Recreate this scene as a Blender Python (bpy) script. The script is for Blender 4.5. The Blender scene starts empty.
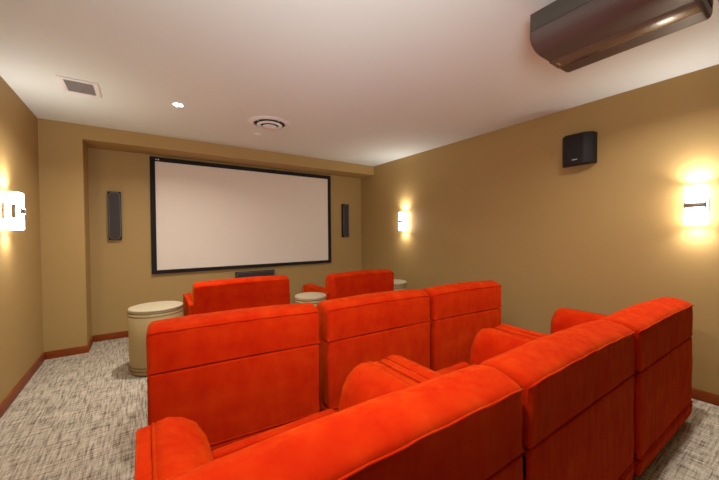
import bpy, bmesh, math, random
from mathutils import Vector, Matrix, noise

S = bpy.context.scene
COL = S.collection

# ------------------------------------------------------------------ camera
HC = 1.283
cam_d = bpy.data.cameras.new('camera'); cam = bpy.data.objects.new('camera', cam_d); COL.objects.link(cam)
cam_d.sensor_width = 36; cam_d.lens = 317.961 / 719 * 36; cam_d.clip_start = .02
yaw, pitch, roll = .6039, -.0186, -.0076
f_ = Vector((math.sin(yaw)*math.cos(pitch), math.cos(yaw)*math.cos(pitch), math.sin(pitch)))
r_ = Vector((math.cos(yaw), -math.sin(yaw), 0)); u_ = r_.cross(f_)
c_, s_ = math.cos(roll), math.sin(roll)
rr = c_*r_ + s_*u_; uu = -s_*r_ + c_*u_
M = Matrix((rr, uu, -f_)).transposed().to_4x4(); M.translation = (0, 0, HC)
cam.matrix_world = M
S.camera = cam

# ------------------------------------------------------------------ world, exposure, lights
S.view_settings.view_transform = 'Standard'; S.view_settings.look = 'None'
S.view_settings.gamma = 1; S.view_settings.use_curve_mapping = False
S.view_settings.exposure = 0.30
W = bpy.data.worlds.new('world'); S.world = W; W.use_nodes = True
W.node_tree.nodes['Background'].inputs[0].default_value = (.9, .9, 1, 1)
W.node_tree.nodes['Background'].inputs[1].default_value = .3

SCONCE_E = 15.0          # emission of the sconce glass
DOWN_W = 17.0            # each recessed downlight, including the two added ones
UP_W = 1.9              # bulb light leaving the open top of each sconce (half as much below)
WARM = (1.0, .93, .83)

# unseen soft fill light added just behind the camera to brighten the ceiling
FILL_W = 16.5
fl = bpy.data.lights.new('added_fill', 'AREA'); fl.shape = 'SQUARE'; fl.size = .4; fl.energy = FILL_W; fl.color = (.90, .97, 1); fl.spread = math.radians(110)
flo = bpy.data.objects.new('added_fill', fl); COL.objects.link(flo); flo.location = (.05, -.15, 1.50)
flo.rotation_euler = Vector((.44, .86, .28)).to_track_quat('-Z', 'Y').to_euler()

# ------------------------------------------------------------------ materials
def mat(name, col, rough=.5, metal=0, sheen=0, sheen_tint=(1,1,1), sheen_rough=.5, emit=None, estr=0, coat=0, spec=.5):
    m = bpy.data.materials.new(name); m.use_nodes = True
    b = m.node_tree.nodes['Principled BSDF']
    b.inputs['Base Color'].default_value = (*col, 1)
    b.inputs['Roughness'].default_value = rough; b.inputs['Metallic'].default_value = metal
    b.inputs['Sheen Weight'].default_value = sheen; b.inputs['Sheen Tint'].default_value = (*sheen_tint, 1)
    b.inputs['Sheen Roughness'].default_value = sheen_rough
    b.inputs['Coat Weight'].default_value = coat; b.inputs['Specular IOR Level'].default_value = spec
    if emit: b.inputs['Emission Color'].default_value = (*emit, 1); b.inputs['Emission Strength'].default_value = estr
    return m
def N(m, t, **kw):
    n = m.node_tree.nodes.new(t)
    for k, v in kw.items():
        if k in n.inputs: n.inputs[k].default_value = v
        else: setattr(n, k, v)
    return n
def L(m, a, b): m.node_tree.links.new(a, b)
def coords(m, scale=(1,1,1), src='Object', rot=(0,0,0)):
    tc = N(m, 'ShaderNodeTexCoord'); mp = N(m, 'ShaderNodeMapping')
    mp.inputs['Scale'].default_value = scale; mp.inputs['Rotation'].default_value = rot
    L(m, tc.outputs[src], mp.inputs['Vector']); return mp.outputs['Vector']
def ntex(m, vec, scale, detail=3, rough=.5):
    n = N(m, 'ShaderNodeTexNoise'); n.inputs['Scale'].default_value = scale
    n.inputs['Detail'].default_value = detail; n.inputs['Roughness'].default_value = rough
    L(m, vec, n.inputs['Vector']); return n.outputs['Fac']
def ramp(m, fac, stops):
    r = N(m, 'ShaderNodeValToRGB'); e = r.color_ramp.elements
    while len(e) > 1: e.remove(e[-1])
    e[0].position = stops[0][0]; e[0].color = (*stops[0][1], 1)
    for p, c in stops[1:]:
        q = e.new(p); q.color = (*c, 1)
    L(m, fac, r.inputs['Fac']); return r.outputs['Color']
def bump(m, h, strength, dist, prev=None):
    b = N(m, 'ShaderNodeBump'); b.inputs['Strength'].default_value = strength; b.inputs['Distance'].default_value = dist
    L(m, h, b.inputs['Height'])
    if prev is not None: L(m, prev, b.inputs['Normal'])
    return b.outputs['Normal']
def P(m): return m.node_tree.nodes['Principled BSDF']
def mixf(m, a, b, fac=.5, mode='MIX'):
    x = N(m, 'ShaderNodeMix'); x.data_type = 'RGBA'; x.blend_type = mode
    x.inputs[0].default_value = fac; L(m, a, x.inputs[6]); L(m, b, x.inputs[7]); return x.outputs[2]

m_wall = mat('tan wall paint', (.42, .272, .098), .62, spec=.35)
v = coords(m_wall); L(m_wall, bump(m_wall, ntex(m_wall, v, 180, 2), .12, .002), P(m_wall).inputs['Normal'])
m_ceil = mat('white ceiling paint', (.79, .84, .80), .8, spec=.2)
v = coords(m_ceil); L(m_ceil, bump(m_ceil, ntex(m_ceil, v, 120, 2), .1, .002), P(m_ceil).inputs['Normal'])

m_wood = mat('red brown stained wood', (.2, .055, .016), .5, spec=.2)
v = coords(m_wood, (1.5, 1.5, 30)); L(m_wood, ramp(m_wood, ntex(m_wood, v, 4, 4), [(.3, (.19, .036, .006)), (.7, (.31, .068, .011))]), P(m_wood).inputs['Base Color'])

m_carpet = mat('grey woven carpet', (.3, .28, .25), .95, spec=.1)
v1 = coords(m_carpet, (75, 6, 1)); v2 = coords(m_carpet, (6, 85, 1)); v3 = coords(m_carpet)
a = ramp(m_carpet, ntex(m_carpet, v1, 1.0, 3, .7), [(.39, (.03, .022, .015)), (.46, (.38, .315, .23)), (.62, (.76, .67, .52))])
b = ramp(m_carpet, ntex(m_carpet, v2, 1.0, 3, .7), [(.37, (.05, .038, .026)), (.45, (.44, .37, .275)), (.62, (.78, .69, .55))])
ab = mixf(m_carpet, a, b, .5)
g = ramp(m_carpet, ntex(m_carpet, v3, 260, 2), [(.3, (.55, .55, .55)), (.7, (1.25, 1.25, 1.25))])
L(m_carpet, mixf(m_carpet, ab, g, 1, 'MULTIPLY'), P(m_carpet).inputs['Base Color'])
nb = bump(m_carpet, ntex(m_carpet, v1, 1.0, 3, .7), .6, .006)
nb = bump(m_carpet, ntex(m_carpet, v2, 1.0, 3, .7), .6, .006, nb)
L(m_carpet, bump(m_carpet, ntex(m_carpet, v3, 300, 2), .7, .004, nb), P(m_carpet).inputs['Normal'])

m_velvet = mat('orange red velvet', (.62, .012, .002), .85, sheen=.1, sheen_tint=(1, .52, .03), sheen_rough=.6, spec=.03)
v = coords(m_velvet)
nap = ntex(m_velvet, v, 7, 4, .55); vz = coords(m_velvet, (30, 30, 4)); streak = ntex(m_velvet, vz, 1, 3, .6)
L(m_velvet, ramp(m_velvet, nap, [(.3, (.46, .010, .001)), (.52, (.52, .019, .0015)), (.75, (.58, .034, .003))]), P(m_velvet).inputs['Base Color'])
mr = N(m_velvet, 'ShaderNodeMapRange'); mr.inputs['From Min'].default_value = .35; mr.inputs['From Max'].default_value = .65
mr.inputs['To Min'].default_value = .03; mr.inputs['To Max'].default_value = .16
L(m_velvet, streak, mr.inputs['Value']); L(m_velvet, mr.outputs['Result'], P(m_velvet).inputs['Sheen Weight'])
nb = bump(m_velvet, ntex(m_velvet, v, 9, 3), .35, .012)
nb = bump(m_velvet, streak, .10, .006, nb)
L(m_velvet, bump(m_velvet, ntex(m_velvet, v, 500, 2), .15, .001, nb), P(m_velvet).inputs['Normal'])

m_dark = mat('dark base cloth', (.012, .008, .008), .9)  # near-black cloth of the seat bases and drum plinths
m_foot = mat('black plastic foot', (.01, .01, .01), .4)
m_stool = mat('tan leather drum', (.42, .31, .14), .5, spec=.35)
v = coords(m_stool); L(m_stool, bump(m_stool, ntex(m_stool, v, 90, 3), .2, .002), P(m_stool).inputs['Normal'])
m_stooltop = mat('cream leather top', (.47, .39, .25), .5, spec=.4)
v = coords(m_stooltop); L(m_stooltop, bump(m_stooltop, ntex(m_stooltop, v, 60, 3), .2, .002), P(m_stooltop).inputs['Normal'])
m_nail = mat('brass nailheads', (.20, .13, .06), .4, metal=.5)
m_frame = mat('black velvet frame', (.008, .004, .004), .85)
m_screen = mat('matte white screen', (.80, .71, .60), .8, spec=.1)
m_spk = mat('black speaker cabinet', (.004, .002, .002), .6)
m_grille = mat('dark speaker mesh', (.034, .022, .020), .6)
v = coords(m_grille); L(m_grille, bump(m_grille, ntex(m_grille, v, 500, 1), .5, .001), P(m_grille).inputs['Normal'])
m_grille2 = mat('black speaker cloth', (.009, .006, .006), .8)
m_silver = mat('silver', (.8, .8, .8), .3, metal=1)
m_rim = mat('grey rim', (.20, .17, .16), .4)
m_steel = mat('brushed nickel', (.42, .36, .30), .35, metal=1)
m_glass = mat('lit frosted glass', (.9, .85, .75), .5, emit=WARM, estr=SCONCE_E)
m_lamp = mat('lit downlight lens', (1, 1, 1), .5, emit=(1, .95, .86), estr=30)
m_white = mat('white painted metal', (.86, .85, .83), .4)
m_vent = mat('grey vent mesh', (.36, .335, .315), .7)
m_gap = mat('gap shade and vent backing', (.05, .04, .035), .8)  # diffuser gap shade put into colour; also backs the projector vent
m_proj = mat('brown black gloss plastic', (.085, .054, .046), .42)
m_projside = mat('dark bronze plastic', (.055, .043, .033), .42)
m_projstripe = mat('glossy brown stripe', (.13, .08, .062), .24, coat=.2)
m_lens = mat('dark lens glass', (.01, .01, .015), .05)
m_bronze = mat('bronze vent', (.12, .055, .018), .45)
m_door = mat('white hall', (.7, .68, .64), .6)

# ------------------------------------------------------------------ mesh helpers
def link(name, bm, m, parent=None, smooth=45, loc=None, kind=None):
    me = bpy.data.meshes.new(name)
    bmesh.ops.recalc_face_normals(bm, faces=bm.faces)
    bm.to_mesh(me); bm.free()
    for x in (m if isinstance(m, (list, tuple)) else [m]): me.materials.append(x)
    if smooth:
        for p in me.polygons: p.use_smooth = True
        me.set_sharp_from_angle(angle=math.radians(smooth))
    o = bpy.data.objects.new(name, me); COL.objects.link(o)
    if parent: o.parent = parent
    if loc: o.location = loc
    if kind: o['kind'] = kind
    return o
def box(bm, x0, x1, y0, y1, z0, z1, bev=0, seg=2):
    vs = [bm.verts.new((x, y, z)) for x in (x0, x1) for y in (y0, y1) for z in (z0, z1)]
    fs = [bm.faces.new([vs[i] for i in q]) for q in ((0,1,3,2), (4,6,7,5), (0,4,5,1), (2,3,7,6), (0,2,6,4), (1,5,7,3))]
    if bev:
        es = list({e for f in fs for e in f.edges})
        bmesh.ops.bevel(bm, geom=es, offset=bev, segments=seg, affect='EDGES', profile=.5)
    return bm
def nbox(*a, **k): return box(bmesh.new(), *a, **k)
def lathe(prof, seg=48, cx=0, cy=0, bm=None, close=True):
    bm = bm or bmesh.new(); rings = []
    for r, z in prof:
        if r < 1e-6: rings.append([bm.verts.new((cx, cy, z))])
        else: rings.append([bm.verts.new((cx+r*math.cos(2*math.pi*i/seg), cy+r*math.sin(2*math.pi*i/seg), z)) for i in range(seg)])
    for A, B in zip(rings, rings[1:]):
        for i in range(seg):
            j = (i+1) % seg
            q = [A[i % len(A)], A[j % len(A)], B[j % len(B)], B[i % len(B)]]
            q2 = []
            for w in q:
                if w not in q2: q2.append(w)
            if len(q2) > 2: bm.faces.new(q2)
    return bm
def tube(pts, r, seg=8, bm=None):
    bm = bm or bmesh.new(); pts = [Vector(p) for p in pts]; rings = []
    for i, p in enumerate(pts):
        t = (pts[min(i+1, len(pts)-1)] - pts[max(i-1, 0)]).normalized()
        a = t.orthogonal().normalized() if i == 0 else (pa - t*pa.dot(t)).normalized()
        pa = a; b = t.cross(a)
        rings.append([bm.verts.new(p + r*(math.cos(2*math.pi*k/seg)*a + math.sin(2*math.pi*k/seg)*b)) for k in range(seg)])
    for A, B in zip(rings, rings[1:]):
        for k in range(seg): bm.faces.new((A[k], A[(k+1) % seg], B[(k+1) % seg], B[k]))
    bm.faces.new(rings[0][::-1]); bm.faces.new(rings[-1]); return bm
def resample(poly, step):
    out = []
    n = len(poly)
    for i in range(n):
        a, b = Vector(poly[i]), Vector(poly[(i+1) % n]); k = max(1, round((b-a).length/step))
        for j in range(k): out.append(a + (b-a)*j/k)
    return out
def rounded(poly, radii, seg=5):
    """round the corners of a closed 2-D polygon"""
    out = []; n = len(poly)
    for i in range(n):
        p = Vector(poly[i]); a = Vector(poly[i-1]); b = Vector(poly[(i+1) % n]); r = radii[i] if isinstance(radii, (list, tuple)) else radii
        if r < 1e-5: out.append(tuple(p)); continue
        da = min(r, (a-p).length*.48); db = min(r, (b-p).length*.48)
        A = p + (a-p).normalized()*da; B = p + (b-p).normalized()*db
        for k in range(seg+1):
            t = k/seg; q = A*(1-t)**2 + p*2*t*(1-t) + B*t*t; out.append(tuple(q))
    return out
def loft(poly, a0, a1, r, axis='x', n=14, r_end=None, wob=.0, seed=0, sag=0, step=.035, vflat=0):
    """extrude a closed profile between a0 and a1 along an axis, both ends rounded over radius r"""
    poly = resample(poly, step); m = len(poly)
    area = sum(poly[i].x*poly[(i+1) % m].y - poly[(i+1) % m].x*poly[i].y for i in range(m))
    sg = 1 if area > 0 else -1
    nr = []
    for i in range(m):
        d = (poly[(i+1) % m] - poly[i-1]); nr.append(Vector((-d.y, d.x)).normalized()*sg)
    cen = sum(poly, Vector((0, 0)))/m
    sg_in = 1
    rs, re = r, (r if r_end is None else r_end)
    st = [(a0 + rs*(1-math.cos(k/5*math.pi/2)), rs*(1-math.sin(k/5*math.pi/2))) for k in range(6)]
    mid = [(a0+rs + (a1-re-a0-rs)*k/n, 0) for k in range(1, n)]
    en = [(a1 - re*(1-math.cos(k/5*math.pi/2)), re*(1-math.sin(k/5*math.pi/2))) for k in range(5, -1, -1)]
    bm = bmesh.new(); rings = []
    for a, inset in st + mid + en:
        ring = []
        u = (a-a0)/(a1-a0)
        for i in range(m):
            q = poly[i] + nr[i]*inset*(0 if vflat and nr[i].y > .5 and poly[i].y < cen.y else 1)
            co = {'x': (a, q.x, q.y), 'y': (q.x, a, q.y), 'z': (q.x, q.y, a)}[axis]
            co = Vector(co)
            if sag and axis == 'x': co.z += sag*math.sin(math.pi*u)*max(0, (q.y-.5)/.35)
            if wob:
                d = noise.noise_vector(co*6 + Vector((seed*7.1, seed*3.3, seed)))*wob
                d += noise.noise_vector(co*17 + Vector((seed*2.1, seed*5.3, seed)))*wob*.4
                co += d
            ring.append(bm.verts.new(co))
        rings.append(ring)
    for A, B in zip(rings, rings[1:]):
        for i in range(m): bm.faces.new((A[i], A[(i+1) % m], B[(i+1) % m], B[i]))
    bm.faces.new(rings[0][::-1]); bm.faces.new(rings[-1])
    return bm
def tag(o, label=None, cat=None, group=None, kind=None):
    if label: o['label'] = label
    if cat: o['category'] = cat
    if group: o['group'] = group
    if kind: o['kind'] = kind
    return o
def empty(name, loc, rz=0, label=None, cat=None, group=None):
    o = bpy.data.objects.new(name, None); COL.objects.link(o); o.empty_display_size = .1
    o.location = loc; o.rotation_euler = (0, 0, rz); return tag(o, label, cat, group)

# ------------------------------------------------------------------ room
H = 2.5; XL, XR, YF, YB, ZS, XP, Y0 = -.848, 3.486, 4.581, 4.989, 2.343, -.4997, -4.2
T = .12
link('floor', nbox(XL-T, XR+T, Y0-T, YB+T, -.1, 0), m_carpet, smooth=0, kind='structure')
link('ceiling', nbox(XL-T, XR+T, Y0-T, YB+T, H, H+.1), m_ceil, smooth=0, kind='structure')
link('wall_left', nbox(XL-T, XL, Y0, YB, 0, H), m_wall, smooth=0, kind='structure')
link('wall_right', nbox(XR, XR+T, Y0, YB, 0, H), m_wall, smooth=0, kind='structure')
link('wall_front', nbox(XL-T, XR+T, YB, YB+T, 0, H), m_wall, smooth=0, kind='structure')
link('trim_1', nbox(XL, XP, YF, YB, 0, H), m_wall, smooth=0, kind='structure')          # pier left of the screen niche
link('trim_2', nbox(XP, XR, YF, YB, ZS, H), m_wall, smooth=0, kind='structure')         # soffit over the niche
bm = nbox(XL-T, XR+T, Y0-T, Y0, 0, H)
link('wall_back', bm, m_wall, smooth=0, kind='structure')
BH, BT = .079, .014
link('baseboard_left', nbox(XL, XL+BT, Y0, YF, 0, BH, bev=.003), m_wood, kind='structure')
link('baseboard_right', nbox(XR-BT, XR, Y0, YB, 0, BH, bev=.003), m_wood, kind='structure')
link('baseboard_pier', nbox(XL+BT, XP+BT, YF-BT, YF, 0, BH, bev=.003), m_wood, kind='structure')
link('baseboard_niche', nbox(XP, XP+BT, YF, YB, 0, BH, bev=.003), m_wood, kind='structure')
link('baseboard_front', nbox(XP+BT, XR-BT, YB-BT, YB, 0, BH, bev=.003), m_wood, kind='structure')
link('baseboard_back', nbox(XL+BT, XR-BT, Y0, Y0+BT, 0, BH, bev=.003), m_wood, kind='structure')

# ------------------------------------------------------------------ recliners
ARM_W, SEAT_D, ZT = .23, .83, .80
def arm(t, x, side, seed, z_top=.630):
    """side=-1: left arm (flat band outside, pad rolls down to the seat)"""
    w = ARM_W
    prof = [(0, .10), (0, z_top-.012), (.040, z_top-.006), (.047, z_top-.018), (.056, z_top-.002), (.09, z_top+.004), (.135, z_top-.010),
            (.180, z_top-.045), (.212, z_top-.10), (w, z_top-.19), (w, .10)]
    if side > 0: prof = [(w-px, pz) for px, pz in prof][::-1]
    prof = [(px+x, pz) for px, pz in prof]
    a = link('arm', loft(prof, .10, SEAT_D-.005, .02, 'y', n=16, r_end=.055, wob=.004, seed=seed, step=.022), m_velvet, t, smooth=70)
    bx = x + (.047 if side < 0 else w-.047)
    pts = [(bx, .12+(SEAT_D-.17)*k/12, z_top-.004) for k in range(13)]
    pts += [(bx, SEAT_D-.035, z_top-.012), (bx, SEAT_D-.014, z_top-.035), (bx, SEAT_D-.003, z_top-.09), (bx, SEAT_D-.002, .30), (bx, SEAT_D-.002, .12)]
    link('piping', tube(pts, .0055), m_velvet, a)
    ox = x + (.004 if side < 0 else w-.004)
    link('piping', tube([(ox, .12, z_top-.012), (ox, SEAT_D-.05, z_top-.012), (ox, SEAT_D-.02, z_top-.035), (ox, SEAT_D-.008, z_top-.09), (ox, SEAT_D-.006, .12)], .0045), m_velvet, a)
    return a
def recliner(x, y, rot, w, label, group, seed=0, zt=ZT, over=0.0, seam=.585):
    """x, y = rear left bottom corner; rot about z; w = width"""
    t = empty('recliner', (x, y, 0), rot, label, 'armchair', group)
    # lower rear shell
    sh = rounded([(0, .145), (0, seam-.003), (.215, seam-.003), (.24, .145)], [.008, .012, .03, .03])
    b = link('backrest', loft(sh, .006, w-.006, .022, 'x', wob=.0035, seed=seed+1, step=.03), m_velvet, t, smooth=70)
    sk = rounded([(.004, .055), (-.006, .135), (.22, .135), (.22, .055)], [.01, .015, .01, .01])
    link('skirt', loft(sk, .008, w-.008, .02, 'x', wob=.002, seed=seed+2), m_velvet, t, smooth=70)
    link('piping', tube([(.02+(w-.04)*k/16, -.001, .146) for k in range(17)], .005), m_velvet, b)
    # headrest: welted rear edge, crown rising forward and rolling down to the sitter's side
    hp = [(0, seam+.005), (-.002, zt-.10), (.002, zt-.008), (.012, zt+.004), (.05, zt+.020), (.10, zt+.030), (.15, zt+.022), (.19, zt+.002), (.222, zt-.04), (.24, zt-.11), (.245, seam+.005)]
    h = link('headrest', loft(hp, .004, w-.004, .030, 'x', n=20, wob=.0022, seed=seed+3, sag=.014, step=.022, vflat=1), m_velvet, t, smooth=70)
    link('piping', tube([(.016, .05, seam+.015)] + [(.012, .012, seam+.015+(zt-.02-seam-.015)*k/6) for k in range(7)] + [(.026+(w-.052)*k/20, -.001+.002*math.sin(k*1.7+seed), zt-.006+.006*math.sin(math.pi*k/20)+.0005*math.sin(k*2.3+seed)) for k in range(21)]
        + [(w-.012, .012, seam+.015+(zt-.02-seam-.015)*k/6) for k in range(6, -1, -1)], .0036), m_velvet, h)
    a0 = -.035 if over else .002
    # seat and footrest
    cu = rounded([(.20, .16), (.20, .47), (.45, .445), (.775, .435), (.78, .16)], [.02, .03, 0, .03, .02])
    link('seat', loft(cu, ARM_W-.01+a0, w-ARM_W+.01-a0, .02, 'x', wob=.004, seed=seed+4), m_velvet, t, smooth=70)
    fr = rounded([(.782, .09), (.782, .43), (.855, .425), (.86, .09)], [.02, .025, .035, .02])
    link('footrest', loft(fr, ARM_W+.004+a0, w-ARM_W-.004-a0, .02, 'x', wob=.003, seed=seed+5), m_velvet, t, smooth=70)
    arm(t, a0, -1, seed+6); arm(t, w-ARM_W-a0, 1, seed+7)
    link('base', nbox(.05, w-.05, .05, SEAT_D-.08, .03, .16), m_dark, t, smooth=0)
    for fx in (.09, w-.09):
        for fy in (.09, SEAT_D-.12):
            link('foot', lathe([(0, 0), (.022, 0), (.026, .035), (0, .035)], 16, fx, fy), m_foot, t)
    return t
G = 'orange velvet recliners in rows'
# back row (nearest)
recliner(-.032, .536, -.012, 1.032, 'orange velvet recliner nearest the camera, at the left end of the back row', G, 1)
recliner(1.012, .520, -.010, .995, 'orange velvet recliner in the middle of the back row', G, 11)
recliner(2.015, .498, -.022, 1.03, 'orange velvet recliner at the right end of the back row, nearest the right wall', G, 21)
# middle row
recliner(.010, 1.894, -.095, .935, 'red orange velvet recliner at the left end of the middle row, beside the drum table', G, 31)
recliner(.982, 1.795, -.045, .920, 'red orange velvet recliner in the centre of the middle row', G, 41)
recliner(1.925, 1.745, -.075, .860, 'red orange velvet recliner at the right end of the middle row', G, 51)
# front row
recliner(.405, 3.31, -.03, .94, 'orange velvet recliner alone below the screen, left one of the front pair', G, 61, over=1, seam=.46)
recliner(1.765, 3.08, -.04, .875, 'orange velvet recliner of the front pair on the right, between two drum tables', G, 71, over=1, seam=.46)

# ------------------------------------------------------------------ drum tables
def drum(x, y, label, r=.225, h=.605):
    t = empty('drum_table', (x, y, 0), 0, label, 'side table', 'nailhead trimmed drum tables')
    link('body', lathe([(0, .012), (r-.006, .012), (r, .02), (r, h-.022), (r-.004, h-.018), (0, h-.018)], 72), m_stool, t)
    link('tabletop', lathe([(0, h-.019), (r+.001, h-.019), (r+.003, h-.015), (r+.003, h-.008), (r-.002, h-.002), (r-.02, h), (r*.5, h+.002), (0, h+.002)], 72), m_stooltop, t)
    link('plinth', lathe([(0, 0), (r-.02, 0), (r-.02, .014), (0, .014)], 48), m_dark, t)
    for z in (h-.034, h-.064, .075, .045):
        bm = bmesh.new()
        for z in (z,):
            rr_ = r; n = 84
            for k in range(n):
                a = 2*math.pi*k/n
                bmesh.ops.create_icosphere(bm, subdivisions=1, radius=.0075, matrix=Matrix.Translation((rr_*math.cos(a), rr_*math.sin(a), z)))
        tag(link('nailhead_trim', bm, m_nail, t), kind='stuff')
    return t
drum(.120, 3.66, 'tan leather drum table with nailhead trim, leftmost, on open carpet left of the chairs')
drum(1.525, 3.16, 'tan drum table between the two front row recliners', r=.168, h=.625)
drum(2.96, 3.52, 'tan drum table right of the front row, near the right wall', r=.235, h=.60)

# ------------------------------------------------------------------ screen
SL, SR, ST, SB, FW, SY = .118, 2.800, 2.315, .778, .058, YB
t = empty('projection_screen', ((SL+SR)/2, SY, SB), 0, 'large blank white projection screen in a black frame on the front wall', 'projection screen')
def rel(x, y, z): return (x-(SL+SR)/2, y-SY, z-SB)
bm = bmesh.new()
o = [(SL, SB), (SR, SB), (SR, ST), (SL, ST)]
i_ = [(SL+FW, SB+FW*.85), (SR-FW, SB+FW*.85), (SR-FW, ST-FW), (SL+FW, ST-FW)]
def ring(pts, y): return [bm.verts.new(rel(x, y, z)) for x, z in pts]
A, B, Cc, D = ring(o, SY-.002), ring(o, SY-.042), ring(i_, SY-.046), ring(i_, SY-.030)
for X, Y in ((A, B), (B, Cc), (Cc, D), (D, A)):
    for k in range(4): bm.faces.new((X[k], X[(k+1) % 4], Y[(k+1) % 4], Y[k]))
fr = link('frame', bm, m_frame, t, smooth=0)
x0, y0, z0 = rel(SL+.03, SY-.034, SB+.03); x1, y1, z1 = rel(SR-.03, SY-.030, ST-.03)
link('screen_surface', nbox(x0, x1, y0, y1, z0, z1), m_screen, t, smooth=0)
bx_, by_, bz_ = rel(.20, SY-.048, ST-.035)
bm = nbox(bx_-.018, bx_-.004, by_-.002, by_+.004, bz_-.007, bz_+.007, bev=.001); box(bm, bx_+.006, bx_+.022, by_-.002, by_+.004, bz_-.008, bz_+.008, bev=.001)
tag(link('badge', bm, m_silver, fr), 'small silver badge')

# ------------------------------------------------------------------ front speakers
def tall_speaker(x0, x1, z0, z1, label, horiz=False, d=.055, name='wall_speaker', yb=YB, cat='speaker', group=None):
    cx, cz = (x0+x1)/2, (z0+z1)/2; w, h = x1-x0, z1-z0
    t = empty(name, (cx, yb, z0), 0, label, cat, group)
    link('cabinet', nbox(-w/2, w/2, -d, -.001, 0, h, bev=.003), m_spk, t)
    mn = min(w, h)*.42; e = .010
    pl = rounded([(-w/2+e, e), (w/2-e, e), (w/2-e, h-e), (-w/2+e, h-e)], mn, 8)
    gr = link('grille', loft(pl, -d-.004, -d+.012, .003, 'x', n=2, step=.02), m_grille, t)
    # loft ran along x with the profile in (y, z): swing it to face the room
    for vtx in gr.data.vertices:
        a_, b_, c2 = vtx.co; vtx.co = (b_, a_, c2)
    gr.data.flip_normals()
    link('grille_rim', tube([(p[0], -d-.003, p[1]) for p in pl + pl[:1]], .0028, 6), m_rim, t)
    return t
SPK = 'speakers beside the screen'
tall_speaker(-.318, -.188, 1.235, 1.828, 'tall narrow black speaker on the front wall left of the screen', group=SPK)
tall_speaker(3.045, 3.175, 1.23, 1.832, 'tall narrow black speaker on the front wall right of the screen', group=SPK)
tall_speaker(1.165, 1.755, .595, .725, 'long low black centre speaker just below the projection screen', name='centre_speaker', group=None)

# ------------------------------------------------------------------ surround speaker on the right wall
t = empty('surround_speaker', (XR, 1.30, 1.925), 0, 'black wedge shaped surround speaker high on the right wall', 'speaker')
def wedge(pl, z0, z1, bev, name, m):
    bm = bmesh.new()
    lo = [bm.verts.new((x, y, z0)) for x, y in pl]; hi = [bm.verts.new((x, y, z1)) for x, y in pl]
    n = len(pl)
    for k in range(n): bm.faces.new((lo[k], lo[(k+1) % n], hi[(k+1) % n], hi[k]))
    bm.faces.new(lo[::-1]); bm.faces.new(hi)
    if bev: bmesh.ops.bevel(bm, geom=list(bm.edges), offset=bev, segments=3, affect='EDGES', profile=.5)
    return link(name, bm, m, t)
wedge([(-.001, -.125), (-.001, .165), (-.075, .140), (-.125, .095), (-.125, -.055), (-.075, -.115)], 0, .282, .006, 'cabinet', m_spk)
g_ = wedge([(-.10, .112), (-.132, .092), (-.132, -.052), (-.10, -.075)], .022, .268, .004, 'grille', m_grille2)
tag(wedge([(-.1315, .035), (-.1345, .035), (-.1345, -.008), (-.1315, -.008)], .034, .043, 0, 'emblem', m_silver), 'small silver emblem')

# ------------------------------------------------------------------ wall sconces
def sconce(x, y, s, label, group='lit wall sconces'):
    """s = +1 faces +x"""
    t = empty('wall_sconce', (x, y, 1.335), 0, label, 'wall lamp', group)
    def bb(a0, a1, y0, y1, z0, z1, bev): 
        xa, xb = sorted((s*a0, s*a1)); return nbox(xa, xb, y0, y1, z0, z1, bev=bev)
    link('backplate', bb(.001, .014, -.05, .05, .085, .205, .003), m_steel, t)
    g1 = link('glass_shade', bb(.028, .095, -.062, .062, 0, .29, .008), m_glass, t)
    link('bracket', bb(.012, .029, -.03, .03, .12, .17, .002), m_steel, t)
    link('front_strap', bb(.0955, .102, -.060, .060, .128, .162, .002), m_steel, t)
    for yy in (-.058, .048):
        link('strap_end', bb(.0955, .107, yy, yy+.010, .121, .169, .002), m_steel, t)
    for yy in (-.069, .0625):
        link('side_plate', bb(.050, .076, yy, yy+.0065, .092, .196, .002), m_steel, t)
    for zz, rx, pw in ((.296, math.pi, UP_W), (-.006, 0, UP_W*.5)):
        l = bpy.data.lights.new('bulb', 'AREA'); l.shape = 'RECTANGLE'; l.size = .06; l.size_y = .11; l.energy = pw; l.spread = math.radians(135); l.color = (1, .96, .91)
        q = bpy.data.objects.new('bulb', l); COL.objects.link(q); q.parent = t; q.location = (s*.064, 0, zz); q.rotation_euler = (rx, 0, 0)
    return t
sconce(XR, .530, -1, 'glowing glass sconce on the right wall, the large one nearest the camera')
sconce(XR, 3.755, -1, 'glowing glass sconce on the right wall, the far one near the screen')
sconce(XL, 3.535, 1, 'glowing glass sconce on the left wall')
sconce(XL, .45, 1, 'glowing glass sconce added out of view on the left wall, beside the back row of seats')  # added outside the view, as partner of the near right sconce

# ------------------------------------------------------------------ ceiling things
def downlight(x, y, label, power, spread=150, on=True):
    t = empty('recessed_downlight', (x, y, H), 0, label, 'ceiling light', 'recessed ceiling downlights')
    link('trim_ring', lathe([(.038, -.001), (.042, -.006), (.056, -.006), (.060, -.001), (.060, 0), (.038, 0)], 32), m_white, t)
    link('lens', lathe([(0, -.003), (.036, -.003), (.038, -.0005), (0, -.0005)], 32), m_lamp, t)
    l = bpy.data.lights.new('lamp', 'AREA'); l.shape = 'DISK'; l.size = .07; l.energy = power; l.color = (1, .97, .92); l.spread = math.radians(spread)
    o = bpy.data.objects.new('lamp', l); COL.objects.link(o); o.parent = t; o.location = (0, 0, -.012)
    return t
downlight(.31, 3.404, 'lit recessed ceiling downlight between the square vent and the round diffuser', DOWN_W*1.2)
downlight(.40, .75, 'added ceiling fill light, out of view over the left seat of the back row', DOWN_W)  # added outside the view to light the seat tops
downlight(2.45, .55, 'added ceiling fill light, out of view over the right seat of the back row', DOWN_W)  # added, hidden by the projector, to light the right seat tops

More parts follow.
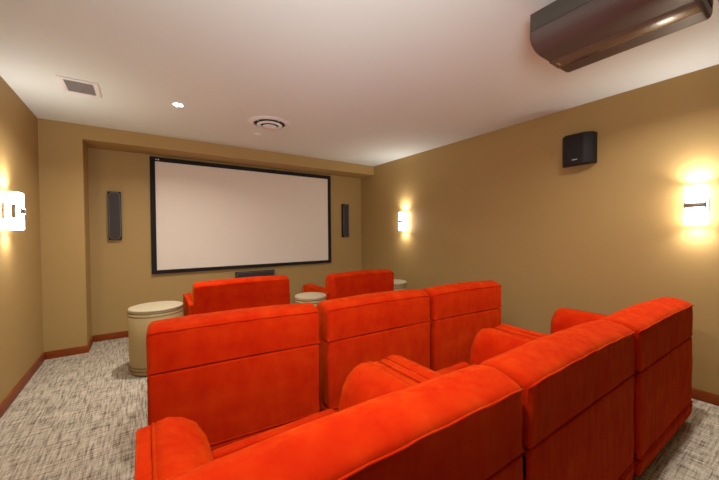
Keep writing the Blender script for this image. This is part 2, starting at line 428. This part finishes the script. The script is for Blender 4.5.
# square air return
t = empty('ceiling_vent', (-.38, 3.44, H), 0, 'square white ceiling vent with a grey mesh centre', 'air vent')
bm = nbox(-.125, .125, -.155, -.122, -.010, -.001, bev=.002)
box(bm, -.125, .125, .122, .155, -.010, -.001, bev=.002); box(bm, -.125, -.088, -.122, .122, -.010, -.001, bev=.002); box(bm, .09, .125, -.122, .122, -.010, -.001, bev=.002)
link('frame', bm, m_white, t)
bm = nbox(-.088, .09, -.122, .122, -.004, -.001)
for k in range(20):
    yy = -.12 + .0122*k; box(bm, -.088, .09, yy, yy+.004, -.008, -.004)
link('mesh', bm, m_vent, t, smooth=0)

# round diffuser
t = empty('ceiling_diffuser', (1.185, 3.43, H), 0, 'round white ceiling air diffuser with concentric rings', 'air vent')
link('outer_ring', lathe([(.225, -.001), (.222, -.006), (.19, -.013), (.172, -.016), (.168, -.014), (.168, -.001)], 64), m_white, t)
link('gap_shade', lathe([(.1665, -.001), (.136, -.001), (.136, -.022), (.1345, -.022), (.1345, -.0025), (.1665, -.0025)], 64), m_gap, t)  # outward wall coloured dark, standing for the shade in the gap
link('cone_ring', lathe([(.134, -.010), (.134, -.026), (.128, -.030), (.104, -.034), (.100, -.032), (.100, -.010)], 64), m_white, t)
link('ring_gap_shade', lathe([(.099, -.012), (.078, -.012), (.078, -.036), (.0765, -.036), (.0765, -.0135), (.099, -.0135)], 64), m_gap, t)  # inner gap's shade, likewise a dark-coloured wall
link('centre_cone', lathe([(0, -.050), (.022, -.049), (.060, -.044), (.076, -.040), (.076, -.010), (0, -.010)], 48), m_white, t)
for a in (0, 90, 180, 270):
    c3, s3 = math.cos(math.radians(a+20)), math.sin(math.radians(a+20))
    link('spoke', tube([(c3*.06, s3*.06, -.018), (c3*.16, s3*.16, -.012)], .003, 6), m_white, t)
def cap(x, y, label):
    t = empty('sprinkler_cap', (x, y, H), 0, label, 'sprinkler')
    link('plate', lathe([(0, -.010), (.034, -.009), (.038, -.004), (.038, -.001), (0, -.001)], 32), m_white, t)
    link('rim', lathe([(.039, -.001), (.040, -.004), (.046, -.004), (.048, -.001)], 32), m_white, t)
cap(1.19, 3.88, 'small round white sprinkler cap in the ceiling beside the round diffuser')
cap(2.29, 3.42, 'small round white sprinkler cap in the ceiling near the right wall')

# ------------------------------------------------------------------ projector
PX, PY, PZ = 1.865, .565, 2.205
t = empty('projector', (PX, PY, H), 0, 'large dark brown projector hanging upside down from the ceiling', 'projector')
pz = PZ - H
hw, y0, y1 = .225, -.285, .285
pr = rounded([(-hw, pz+.185), (-hw-.002, pz+.04), (-hw+.055, pz+.004), (-hw+.10, pz), (hw-.07, pz), (hw-.02, pz+.004), (hw+.022, pz+.05), (hw+.022, pz+.185)],
             [.02, .03, .04, .02, .02, .04, .04, .02])
link('housing', loft(pr, y0, y1, .014, 'y', n=10, step=.012), m_proj, t, smooth=50)
link('side_panel', nbox(-hw-.004, -hw+.012, y0+.012, y1-.008, pz+.088, pz+.176, bev=.002), m_projside, t)
link('side_panel', nbox(hw+.010, hw+.026, y0+.012, y1-.008, pz+.088, pz+.176, bev=.002), m_projside, t)
st = link('stripe', nbox(-.025, .085, y0+.012, y1-.004, pz-.003, pz+.004, bev=.002), m_projstripe, t)
bm = bmesh.new()
ex, ey = .030, y1-.030
for k, (a0, a1) in enumerate(((-.018, -.010), (-.006, .004), (.008, .017))): box(bm, ex+a0, ex+a1, ey-.005, ey+.005, pz-.0042, pz-.0028, bev=.0005)
link('emblem', bm, m_silver, st)
bm = nbox(-hw+.03, hw-.03, y0-.003, y0+.004, pz+.05, pz+.165)
link('rear_vent', bm, m_gap, t)
bm = bmesh.new()
for k in range(9): box(bm, -hw+.035, hw-.035, y0-.007, y0-.002, pz+.056+.012*k, pz+.061+.012*k, bev=.001)
link('vent_slats', bm, m_bronze, t)
l0 = link('lens', lathe([(0, 0), (.045, 0), (.06, .004), (.068, .012), (.068, -.02), (0, -.02)], 40), m_lens, t)
l0.rotation_euler = (-math.pi/2, 0, 0); l0.location = (0, y1+.004, pz+.10)
link('mount_plate', nbox(-.09, .09, -.09, .09, -.008, -.001, bev=.002), m_spk, t)
link('mount_pole', lathe([(0, -.10), (.022, -.10), (.022, -.006), (0, -.006)], 24), m_spk, t)
